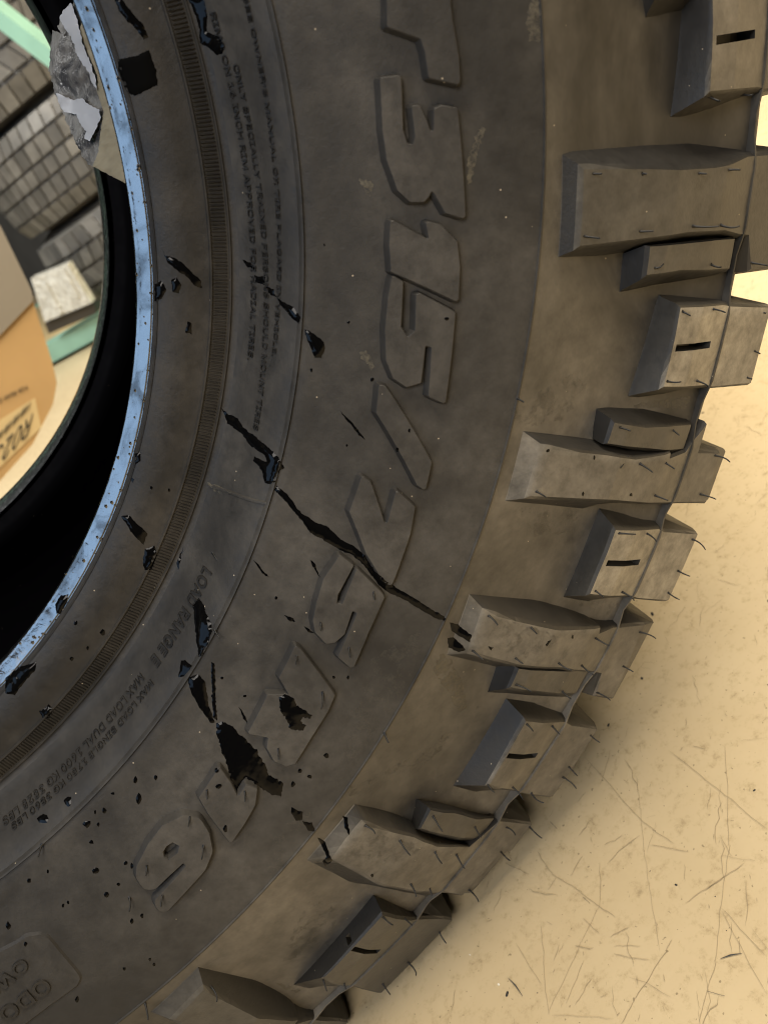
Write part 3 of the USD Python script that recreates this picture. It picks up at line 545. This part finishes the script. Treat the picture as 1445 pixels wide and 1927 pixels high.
# ------------------------------------------------------------------ rubber whiskers left by the mould vents
WH = """1116,326,1135,326 1209,326,1221,327 1315,325,1327,326 1371,319,1399,319 1303,425,1341,425 1356,422,1384,424 1204,435,1226,434 1099,444,1137,449 1232,504,1255,494 1338,496,1356,501 1414,494,1448,500
1334,182,1356,190 1395,178,1419,177 1284,585,1305,597 1342,581,1362,587 1255,717,1279,718 1311,716,1330,727 1420,660,1429,665 1406,710,1417,714 1352,744,1393,750 1437,588,1441,589
1166,804,1194,813 1267,809,1282,821 1336,809,1364,814 1388,801,1415,808 1345,857,1372,869 1204,872,1230,887 1253,871,1270,885 1009,925,1029,937 1232,932,1256,940 1317,930,1345,940 1182,859,1163,885
1164,1004,1194,1005 1217,1004,1234,1017 1302,1015,1324,1031 1275,1074,1300,1085 1120,1112,1134,1122 1170,1114,1188,1129 1257,1115,1279,1130 1213,1131,1240,1143
919,1159,933,1174 999,1181,1013,1196 1120,1201,1143,1213 1203,1190,1228,1202 889,1225,904,1238 970,1239,988,1252 1051,1248,1075,1262 1094,1252,1113,1268 1172,1254,1194,1267 1122,1304,1147,1319 1168,1303,1190,1316 970,1289,993,1299 1058,1301,1079,1316
991,1363,1004,1379 1039,1366,1053,1384 1111,1384,1133,1402 1070,1443,1087,1462 1058,1463,1080,1481 918,1477,932,1493 964,1482,980,1502 1000,1492,1018,1509
815,1536,831,1563 894,1556,906,1575 952,1558,972,1574 996,1556,1016,1574 942,1603,959,1622 687,1554,704,1570 753,1582,775,1609 819,1603,834,1630 859,1608,873,1629 773,1664,783,1684 809,1672,815,1689 882,1675,898,1694
720,1726,737,1741 762,1728,777,1744 827,1754,842,1777 767,1812,782,1838 608,1844,614,1862 648,1851,653,1865 720,1852,737,1880
358,1537,354,1560 383,1592,380,1612 277,1630,273,1653 306,1686,303,1710 243,1690,243,1713 390,1488,390,1503 461,1490,461,1510 558,1235,557,1253 607,1303,605,1328 524,1410,525,1428 603,1172,603,1187 703,1115,705,1132 657,1220,660,1242 973,750,988,758 722,1379,733,1406 403,1185,412,1200 399,1040,412,1055 78,1590,74,1607 273,1888,278,1918 398,1856,408,1888"""
def tube(P, rad, sides=5):
    P = np.asarray(P); n = len(P); V = []
    for i in range(n):
        d = P[min(i + 1, n - 1)] - P[max(i - 1, 0)]; d /= norm(d); x = np.cross(d, [.3, .2, .9]); x /= norm(x); y = np.cross(d, x); a = np.arange(sides) * 2 * math.pi / sides
        V.append(P[i] + (np.cos(a)[:, None] * x + np.sin(a)[:, None] * y) * (rad[i] if np.ndim(rad) else rad))
    V = np.vstack(V); f = []
    for i in range(n - 1):
        for j in range(sides): a, b = i * sides + j, i * sides + (j + 1) % sides; f += [(a, a + sides, b + sides), (a, b + sides, b)]
    f += [(0, j + 1, j) for j in range(1, sides - 1)]; e = (n - 1) * sides; f += [(e, e + j, e + j + 1) for j in range(1, sides - 1)]
    t = trimesh.Trimesh(V, f, process=False); 
    if t.volume < 0: t.invert()
    return t
for w in WH.split():
    x0, y0, x1, y1 = map(float, w.split(',')); Pb, Nb = cast([(x0, y0)])
    if np.isnan(Pb[0, 0]):
        Pb, Nb = cast([(x0 - 7, y0 - 2)])
        if np.isnan(Pb[0, 0]): continue
    b, nb = Pb[0], Nb[0]; z = (b - CAM) @ M[:, 2]
    kk = .65 + .5 * RNG.random(); x1, y1 = x0 + (x1 - x0) * kk, y0 + (y1 - y0) * kk; ln = math.hypot(x1 - x0, y1 - y0) * z / F; zt = z - min(.0035, ln * .45)
    x1, y1 = x1 + (x1 - x0) * .25 * RNG.random(), y1 + (y1 - y0) * .25 * RNG.random(); e = CAM + ray(x1, y1) * zt; mid = (b + e) / 2 + nb * ln * (.10 + .14 * RNG.random()) + RNG.normal(0, ln * .12, 3)
    t = np.linspace(0, 1, 7)[:, None]; C = (1 - t) ** 2 * (b - nb * .0004) + 2 * t * (1 - t) * mid + t ** 2 * e
    obj('rubber_whisker', tube(C, np.array([.00070, .00042, .00035, .00033, .00031, .0003, .00024])), M_WHISK, tyre, True)

# beads of water and soap on the wet bead
M_DROP = mat('clear_drop', {'p': ('principled_bsdf', {'base_color': (.02, .022, .025), 'roughness': .05, 'coat_weight': 1., 'coat_ior': 1.8})}, [], 'p.BSDF')
dr = []
ks = np.arange(np.argmin(sd[:, 0]), i0)
for _ in range(230):
    r, h = sd[ks[int(len(ks) * RNG.random())]]; t = RNG.choice([-1.3, -1.05, -.95, -.7, -.52, -.5, -.3, -.15, .05]) + RNG.normal(0, .07); q = .0001 + .0005 * RNG.random() ** 3
    m = trimesh.creation.icosphere(1, q); m.vertices *= [1, .45, 1.7]; m.apply_translation(pol(r, h + q * .2, t)); dr.append(m)
tag(obj('water_drops', cat_mesh(dr), M_DROP, tyre, True), kind='stuff')

# ------------------------------------------------------------------ torn grimy sheet caught inside the tyre
M_SHEET = mat('grimy_sheet', {'g': ('geometry', {}), 'n': ('noise_texture', {'scale': 55., 'detail': 5., 'roughness': .65, 'distortion': 1.}), 'n2': ('noise_texture', {'scale': 160., 'detail': 4., 'roughness': .6}),
    'r': ('rgb_ramp', {'ramp': [(0, (.03, .03, .035)), (.40, (.07, .07, .075)), (.48, (.14, .135, .13)), (.58, (.22, .215, .20)), (.68, (.32, .32, .31)), (1, (.4, .4, .4))]}),
    'rr': ('map_range', {'from_min': .35, 'from_max': .6, 'to_min': .2, 'to_max': .6}), 'b': ('bump', {'strength': .8, 'distance': .002}), 'p': ('principled_bsdf', {})},
    [('g.position', 'n.vector'), ('g.position', 'n2.vector'), ('n.fac', 'r.fac'), ('r.color', 'p.base_color'), ('n.fac', 'rr.value'), ('rr.result', 'p.roughness'), ('n2.fac', 'b.height'), ('b.normal', 'p.normal')], 'p.BSDF')
M_BARE = mat('tan_fibre', {'g': ('geometry', {}), 'mp': ('mapping', {'scale': (30., 30., 140.)}), 'n': ('noise_texture', {'scale': 3., 'detail': 5.}), 'r': ('rgb_ramp', {'ramp': [(0, (.22, .19, .13)), (.5, (.33, .29, .20)), (1, (.40, .36, .26))]}),
    'b': ('bump', {'strength': .5, 'distance': .001}), 'p': ('principled_bsdf', {'roughness': .7})}, [('g.position', 'mp.vector'), ('mp.vector', 'n.vector'), ('n.fac', 'r.fac'), ('r.color', 'p.base_color'), ('n.fac', 'b.height'), ('b.normal', 'p.normal')], 'p.BSDF')
M_CRUST = paint('white_crust', (.52, .54, .58), .5, .2)
def sheet(outline, zfun, th, m, name, parent, amp):
    R = ccw(rough_outline(outline, amp)); pts, f = fill([R], 7.)
    P = np.array([CAM + ray(x, y) * zfun(x, y) for x, y in pts]); vd = P - CAM; vd /= norm(vd, axis=1, keepdims=True)
    P += vd * ((meshkit.fbm(np.c_[pts * .03, np.zeros(len(pts))], 4, 5) - .5) * .012)[:, None]; Q = P + vd * th
    k = len(pts); n = len(R); i = np.arange(n); j = (i + 1) % n
    t = trimesh.Trimesh(np.vstack([P, Q]), np.vstack([f, f[:, ::-1] + k, np.stack([i, i + k, j + k], 1), np.stack([i, j + k, j], 1)]), process=False)
    if t.volume < 0: t.invert()
    return obj(name, t, m, parent, 40)
zf = lambda x, y: (-.086 - CAM[1]) / ray(x, y)[1] + (240 - x) * .0004
sh = thing('torn_sheet', 'grimy grey-white torn sheet caught inside the tyre opening beside the wet bead', 'torn sheet')
sheet([(150, -6), (118, 24), (108, 50), (116, 62), (98, 56), (95, 90), (92, 128), (102, 172), (112, 196), (126, 230), (142, 268), (156, 296), (172, 312), (190, 304), (198, 270), (205, 240), (215, 215), (200, 160), (186, 110), (172, 60), (160, 10)], zf, .0012, M_SHEET, 'grey_film', sh, 4)
sheet([(156, 20), (180, 90), (195, 140), (205, 190), (222, 225), (246, 290), (262, 358), (174, 312), (185, 285), (190, 240), (195, 210), (182, 170), (183, 140), (170, 110), (150, 60)], lambda x, y: zf(x, y) - .002, .0012, M_BARE, 'tan_backing', sh, 2)
for w in ([(134, 4), (146, 37), (155, 78), (168, 112), (179, 142), (181, 168), (172, 152), (164, 131), (144, 101), (138, 80), (129, 62), (116, 43), (112, 32), (120, 17)], [(105, 174), (138, 187), (155, 183), (168, 198), (187, 205), (189, 220), (179, 243), (170, 265), (159, 260), (162, 247), (149, 230), (144, 215), (120, 209), (110, 192)]):
    sheet(w, lambda x, y: zf(x, y) - .004, .001, M_CRUST, 'white_crust', sh, 3.5)

# ------------------------------------------------------------------ scratches and crumbs on the floor
M_SCR = mat('scratch_line', {'p': ('principled_bsdf', {'base_color': (.30, .235, .14), 'roughness': .6})}, [], 'p.BSDF')
M_SCRD = mat('scuff_line', {'p': ('principled_bsdf', {'base_color': (.05, .048, .045), 'roughness': .6})}, [], 'p.BSDF')
def scr(P, w):
    P = np.array(P, float); d = np.gradient(P, axis=0); d /= np.maximum(norm(d, axis=1, keepdims=True), 1e-9); nn = np.stack([-d[:, 1], d[:, 0]], 1); k = len(P)
    ww = w * np.clip(np.minimum(np.arange(k), np.arange(k)[::-1]) / 1.2 + .25, 0, 1)[:, None]; z = .0006
    V = np.vstack([np.c_[P + nn * ww, np.full(k, z)], np.c_[P - nn * ww, np.full(k, z)]]); i = np.arange(k - 1)
    return trimesh.Trimesh(V, np.vstack([np.stack([i, i + k, i + k + 1], 1), np.stack([i, i + k + 1, i + 1], 1)]), process=False)
def wobble(a, b, n=12, amp=.0012):
    a, b = np.array(a[:2]), np.array(b[:2]); t = np.linspace(0, 1, n)[:, None]; P = a + (b - a) * t; d = (b - a) / norm(b - a); nn = np.array([-d[1], d[0]]); s = RNG.random() * 50
    return P + nn * ((meshkit.fbm(np.c_[t * 3 + s, t * 0, t * 0], 3) - .5)[:, None] * amp * 2)
fine, dark = [], []
K5 = .3427
for l in ["440,80 760,430 930,555", "900,40 1215,290 1440,470", "730,180 745,360 790,760 850,1140", "1210,0 1235,560 1190,900 1160,1200 1060,1540", "1190,905 1440,1380", "1190,905 1430,1170", "240,1490 420,1090 520,900", "240,1490 215,1200 200,1000", "340,1430 440,1190", "390,1440 480,1290", "640,1540 720,1400 880,1160 920,1080", "260,1490 600,1510", "180,590 260,720 420,820 610,960", "0,660 130,720", "360,730 430,620", "430,960 520,1050", "600,1110 750,1118", "600,1160 800,1190", "550,560 650,510", "990,880 1210,735", "1100,800 1320,660", "800,560 1010,600", "1190,620 1380,650", "60,1100 210,1330"]:
    pts = [on_floor(950 + float(q.split(',')[0]) * K5, 1400 + float(q.split(',')[1]) * K5) for q in l.split()]
    P = np.vstack([wobble(pts[i], pts[i + 1], 10, .0008) for i in range(len(pts) - 1)]); P = P[np.r_[True, norm(np.diff(P, axis=0), axis=1) > 1e-6]]; fine.append(scr(P, .00005 + .00005 * RNG.random()))
for l in ["20,1290 60,1330 100,1390", "1110,1362 1210,1390", "1185,1185 1240,1165 1305,1155", "250,430 290,472", "430,845 470,880"]:
    pts = [on_floor(950 + float(q.split(',')[0]) * K5, 1400 + float(q.split(',')[1]) * K5) for q in l.split()]
    dark.append(scr(np.vstack([p[:2] for p in pts]), .0003))
for l in ["1180,1270 1330,1480", "1270,1180 1390,1205"]: pass
for _ in range(2400):
    c = np.array([.05 + RNG.random() * .62, -.42 + RNG.random() * .75]); a = RNG.random() * math.pi if RNG.random() < .5 else RNG.normal(.9, .25); ln = .0015 + .020 * RNG.random() ** 3.2
    b = c + ln * np.array([math.cos(a), math.sin(a)]); fine.append(scr(wobble(c, b, 6, ln * .12), .00004 + .00008 * RNG.random()))
tag(obj('scratch_marks', cat_mesh(fine), M_SCR), 'hairline brown scratches in the beige floor beside the tyre', 'scratches', kind='stuff')
for k, m in enumerate(dark): tag(obj('scuff_line', m, M_SCRD), ['long dark scuff line on the floor nearest the last lug', 'short dark scuff line, lowest on the floor', 'slightly bent dark scuff line on the open floor', 'short dark scuff line close under the tyre edge', 'thin dark scuff line in the middle of the scratches'][k], 'scuff', kind=None)
M_CRUMB = mat('rubber_crumb', {'p': ('principled_bsdf', {'base_color': (.03, .028, .025), 'roughness': .8})}, [], 'p.BSDF')
M_GRIT = mat('white_grit', {'p': ('principled_bsdf', {'base_color': (.75, .72, .62), 'roughness': .4})}, [], 'p.BSDF')
cr, gr = [], []
for _ in range(520):
    c = np.array([.04 + RNG.random() * .66, -.43 + RNG.random() * .8]); s = .0002 + .0008 * RNG.random() ** 5
    t = trimesh.creation.icosphere(1 if s > .001 else 0, s); t.vertices *= [1 + RNG.random() * 1.5, 1, .35]; t.apply_transform(trimesh.transformations.rotation_matrix(RNG.random() * 6.3, [0, 0, 1])); t.apply_translation([*c, s * .2]); (gr if RNG.random() < .13 else cr).append(t)
tag(obj('floor_crumbs', cat_mesh(cr), M_CRUMB), 'tiny dark rubber crumbs strewn over the beige floor', 'crumbs', kind='stuff')
tag(obj('floor_grit', cat_mesh(gr), M_GRIT), 'pale grit grains strewn over the beige floor', 'grit', kind='stuff')

# ------------------------------------------------------------------ behind: storage rack with tyres lying flat in a stack
RB = np.array([.686, -.728]); RN = np.array([-.728, -.686]); RP = np.array([-.083, 1.999])
def rk(s, d, z): return np.array([*(RP + RB * s - RN * d), z])       # along the rack, into it, up
def to_rack(px, py, d=0.):
    q = ray(px, py); o = RP - RN * d; n3 = np.array([*RN, 0]); t = ((np.array([*o, 0]) - CAM) @ n3) / (q @ n3); P = CAM + q * t; return (P[:2] - o) @ RB, P[2]
ROT = np.eye(4); ROT[:3, 0] = [*RB, 0]; ROT[:3, 1] = [*(-RN), 0]; ROT[:3, 2] = [0, 0, 1]; ROT[:2, 3] = RP
def rbox(s0, s1, d0, d1, z0, z1):
    b = box(s1 - s0, d1 - d0, z1 - z0, ((s0 + s1) / 2, (d0 + d1) / 2, (z0 + z1) / 2)); b.apply_transform(ROT); return b
M_GREEN = paint('green_rack_paint', (.26, .46, .36)); M_WOOD = paint('pale_deck_board', (.50, .38, .19), .6); M_WALL = paint('dark_wall', (.05, .05, .048), .9); M_TYRE2 = mat('stacked_tyre_rubber', {'oi': ('object_info', {}), 'g': ('geometry', {}), 'n': ('noise_texture', {'scale': 25., 'detail': 5.}), 'f': ('math', {'math_type': 'multiply'}), 'mx': ('mix', {'color1': (.035, .033, .030), 'color2': (.20, .188, .165)}), 'mm': ('map_range', {'from_min': 0., 'from_max': 1., 'to_min': .45, 'to_max': 1.35}), 'p': ('principled_bsdf', {'roughness': .5})},
    [('oi.random', 'mm.value'), ('g.position', 'n.vector'), ('mm.result', 'f.value1'), ('n.fac', 'f.value2'), ('f.value', 'mx.fac'), ('mx.color', 'p.base_color')], 'p.BSDF')
rack = thing('storage_rack', 'green painted steel rack holding tyres, seen through the tyre opening', 'rack')
zb0, zb1 = .012, .062
obj('shelf_beam', rbox(-1.6, 1.6, 0, .05, zb0, zb1), M_GREEN, rack); obj('shelf_beam', rbox(-1.6, 1.6, .75, .80, zb0, zb1), M_GREEN, rack)
for k in range(8): obj('deck_board', rbox(-1.6 + k * .4 + .004, -1.2 + k * .4 - .004, .05, .75, .03, .058), M_WOOD, rack)
# leaning green brace in front of the stacks
def brace(p0, p1, d, w):
    (s0, z0), (s1, z1) = to_rack(*p0, d), to_rack(*p1, d); a, b = rk(s0, d, z0), rk(s1, d, z1); u = (b - a); u /= norm(u); a, b = a - u * .6, b + u * .45; ln = norm(b - a)
    T = np.eye(4); y = np.array([*(-RN), 0]); x = np.cross(y, u); x /= norm(x); y = np.cross(u, x); T[:3, 0], T[:3, 1], T[:3, 2], T[:3, 3] = x, y, u, (a + b) / 2; q = box(w, .03, ln); q.apply_transform(T); return q
obj('brace', brace((0, 26), (95, 100), -.02, .038), M_GREEN, rack)
for s in (-1.6, 1.6): obj('upright', rbox(s - .04, s + .04, 0, .05, 0.0, 2.2), M_GREEN, rack)
def flat_tyre(name, label, s, d, z, R, wd, style, rot):
    """A tyre lying flat: body of revolution about a vertical axis with a tread of separate blocks."""
    t = thing(name, label, 'tyre', rk(s, d, z), rot, 'tyres stacked flat on the rack')
    prof = np.array([(R * .56, wd * .12), (R * .62, .01), (R * .80, 0), (R * .93, .018), (R * .975, .042), (R * .972, wd / 2), (R * .975, wd - .042), (R * .93, wd - .018), (R * .80, wd), (R * .62, wd - .01), (R * .56, wd * .88), (R * .53, wd * .7), (R * .9, wd * .5), (R * .53, wd * .3), (R * .56, wd * .12)])
    n = 96; th = np.arange(n) * 2 * math.pi / n; V = np.stack([prof[None, :, 0] * np.cos(th)[:, None], prof[None, :, 0] * np.sin(th)[:, None], np.broadcast_to(prof[None, :, 1], (n, len(prof)))], -1).reshape(-1, 3); m = len(prof); f = []
    for i in range(n):
        for j in range(m - 1): a, b = i * m + j, ((i + 1) % n) * m + j; f += [(a, b, b + 1), (a, b + 1, a + 1)]
    b = trimesh.Trimesh(V, f, process=False); obj('casing', b, M_TYRE2, t, 30)
    rows = {0: [(.014, .052, 0, 1), (.060, .100, .5, 1), (.108, .142, 0, 1), (.150, .190, .5, 1), (.198, .236, 0, 1)], 1: [(.010, .060, .2, 1), (.070, .115, .8, -2), (.125, .170, .3, 2), (.180, .230, 0, -1)]}[style]; nb = {0: 60, 1: 52}[style]
    for z0, z1, ph, sk in rows:
        z0, z1 = z0 * wd / .25, z1 * wd / .25; edge = z0 < .03 or z1 > wd - .03
        for k in range(nb):
            a0, a1 = (k + ph + .07) * 2 * math.pi / nb, (k + ph + .93) * 2 * math.pi / nb; tw = sk * .10 * 2 * math.pi / nb; ro = R
            lo, hi = (ro * (.965 if z0 < .03 else 1), ro * (.965 if z1 > wd - .03 else 1)); ri = R * .955
            P = [(r, a + (tw if z == z1 else -tw), z) for z, rr in ((z0, lo), (z1, hi)) for a in (a0, a1) for r in (ri, rr)]
            v = np.array([(r * math.cos(a), r * math.sin(a), z) for r, a, z in P]); q = trimesh.convex.convex_hull(v); obj('tread_block', q, M_TYRE2, t)
def gaps():
    return [to_rack(100, y)[1] for y in (60, 200, 440, 560, 640)]
print('rack heights', gaps(), [to_rack(*p) for p in [(0, 250), (100, 200), (180, 330), (180, 400), (0, 330), (30, 470)]])
Rt = .36; zz = .064
STK = [('lowest tyre of the rack stack beside the wrapped package', .215, 1), ('second tyre up in the rack stack, with close square tread blocks', .235, 0), ('third tyre up in the rack stack, behind the green brace', .235, 1), ('topmost tyre of the rack stack beyond the green brace', .235, 0)]
for k, (lb, wd, stl) in enumerate(STK):
    flat_tyre('stacked_tyre', lb, .16 + .01 * (k % 2), Rt + .06, zz, Rt - .004 * (k % 2), wd, stl, 17 * k); zz += wd + .004
tag(obj('back_wall', rbox(-4, 4, 1.6, 1.7, 0, 3.5), M_WALL), 'dark wall behind the storage rack', 'wall', kind='structure')

# clear-wrapped papers on the rack's front edge
M_WRAP = mat('clear_wrap_paper', {'g': ('geometry', {}), 'n': ('noise_texture', {'scale': 30., 'detail': 4., 'distortion': 2.}), 'r': ('rgb_ramp', {'ramp': [(0, (.35, .34, .30)), (.45, (.55, .54, .48)), (.6, (.72, .72, .66)), (1, (.85, .85, .8))]}), 'b': ('bump', {'strength': .8, 'distance': .01}), 'p': ('principled_bsdf', {'roughness': .25, 'coat_weight': 1.})},
    [('g.position', 'n.vector'), ('n.fac', 'r.fac'), ('r.color', 'p.base_color'), ('n.fac', 'b.height'), ('b.normal', 'p.normal')], 'p.BSDF')
def quad_slab(px, d, th):
    v = []
    for (x, y) in px:
        s, z = to_rack(x, y, d); v += [rk(s, d, z), rk(s, d + th, z)]
    return trimesh.convex.convex_hull(np.array(v))
pk = thing('wrapped_package', 'clear-wrapped pale paper package leaning on the stacked tyres above the green beam', 'package')
obj('wrapped_paper', quad_slab([(58, 524), (126, 497), (172, 570), (84, 606)], -.03, .02), M_WRAP, pk); obj('wrap_fold', quad_slab([(80, 535), (86, 532), (118, 588), (108, 592)], -.034, .004), M_WRAP, pk)
obj('wrap_fold', quad_slab([(112, 508), (120, 505), (150, 560), (140, 562)], -.034, .004), M_WRAP, pk); obj('dark_tray', quad_slab([(84, 608), (176, 572), (180, 590), (92, 628)], -.02, .03), paint('dark_tray', (.04, .035, .03)), pk)

# cardboard carton with a printed label, seen through the opening, its grey lid uppermost in the view
M_CARD = paint('tan_cardboard', (.46, .29, .12), .7, .18); M_LID = paint('grey_lid', (.24, .21, .165), .6, .12); M_LABEL = paint('cream_label', (.58, .44, .22), .6, .05); M_INK = mat('black_ink', {'p': ('principled_bsdf', {'base_color': (.03, .025, .02), 'roughness': .6})}, [], 'p.BSDF')
CY = .72
CN = -ray(10, 720); CN /= norm(CN); C0 = CAM + ray(20, 740) * 1.05
def on_card(px, py, lift=0.):
    q = ray(px, py); t = ((C0 - CAM) @ CN) / (q @ CN); return CAM + q * t + CN * lift
def card_prism(px, back, lift=0.):
    v = [on_card(x, y, lift) for x, y in px]; return trimesh.convex.convex_hull(np.array(v + [C0 + (p - C0) * .82 - CN * back for p in v]))
ct = thing('cardboard_carton', 'tan cardboard carton with grey lid and printed R023 label, seen through the tyre opening', 'carton')
obj('carton_body', card_prism([(0, 628), (-60, 655), (-80, 960), (0, 905), (62, 835), (100, 760), (107, 720), (98, 680), (60, 560)], .16), M_CARD, ct)
obj('grey_lid', card_prism([(-70, 420), (0, 424), (20, 468), (60, 548), (62, 566), (0, 631), (-60, 662)], .17, .004), M_LID, ct)
lab_px = [(66, 748), (78, 804), (0, 880), (-30, 905), (-40, 830), (0, 790)]
lp = [on_card(x, y, .0012) for x, y in lab_px]; obj('label', trimesh.convex.convex_hull(np.array(lp + [p - CN * .001 for p in lp])), M_LABEL, ct)
def print_text(txt, p0, p1, up, m, lift=.0026, bold=True):
    tm = meshkit.text_mesh(txt, 1., .05, bold); w = tm.bounds[1, 0]; a, b, c = on_card(*p0, lift), on_card(*p1, lift), on_card(*up, lift); v = np.asarray(tm.vertices)
    P = a + (b - a) * (v[:, :1] / w) + (c - a) * v[:, 1:2] + CN * v[:, 2:] * .006; t = trimesh.Trimesh(P, tm.faces, process=False)
    if t.volume < 0: t.invert()
    obj('printed_text', t, m, ct)
print_text('R023', (65, 774), (-6, 845), (54, 817), M_INK, bold=False)
for k in range(13):
    u = k / 12.; x, y, bw = 58 - 62 * u, 755 + 62 * u, 1.2 + 1.1 * (k % 3)
    q = [on_card(x, y, .0026), on_card(x - bw, y + bw, .0026), on_card(x - bw - 4, y + bw + 15, .0026), on_card(x - 4, y + 15, .0026)]
    obj('barcode_bar', trimesh.convex.convex_hull(np.array(q + [p - CN * .0006 for p in q])), M_INK, ct)
print_text('FOR REAR ONLY', (50, 724), (-22, 760), (54, 731), M_INK, lift=.0008, bold=False)
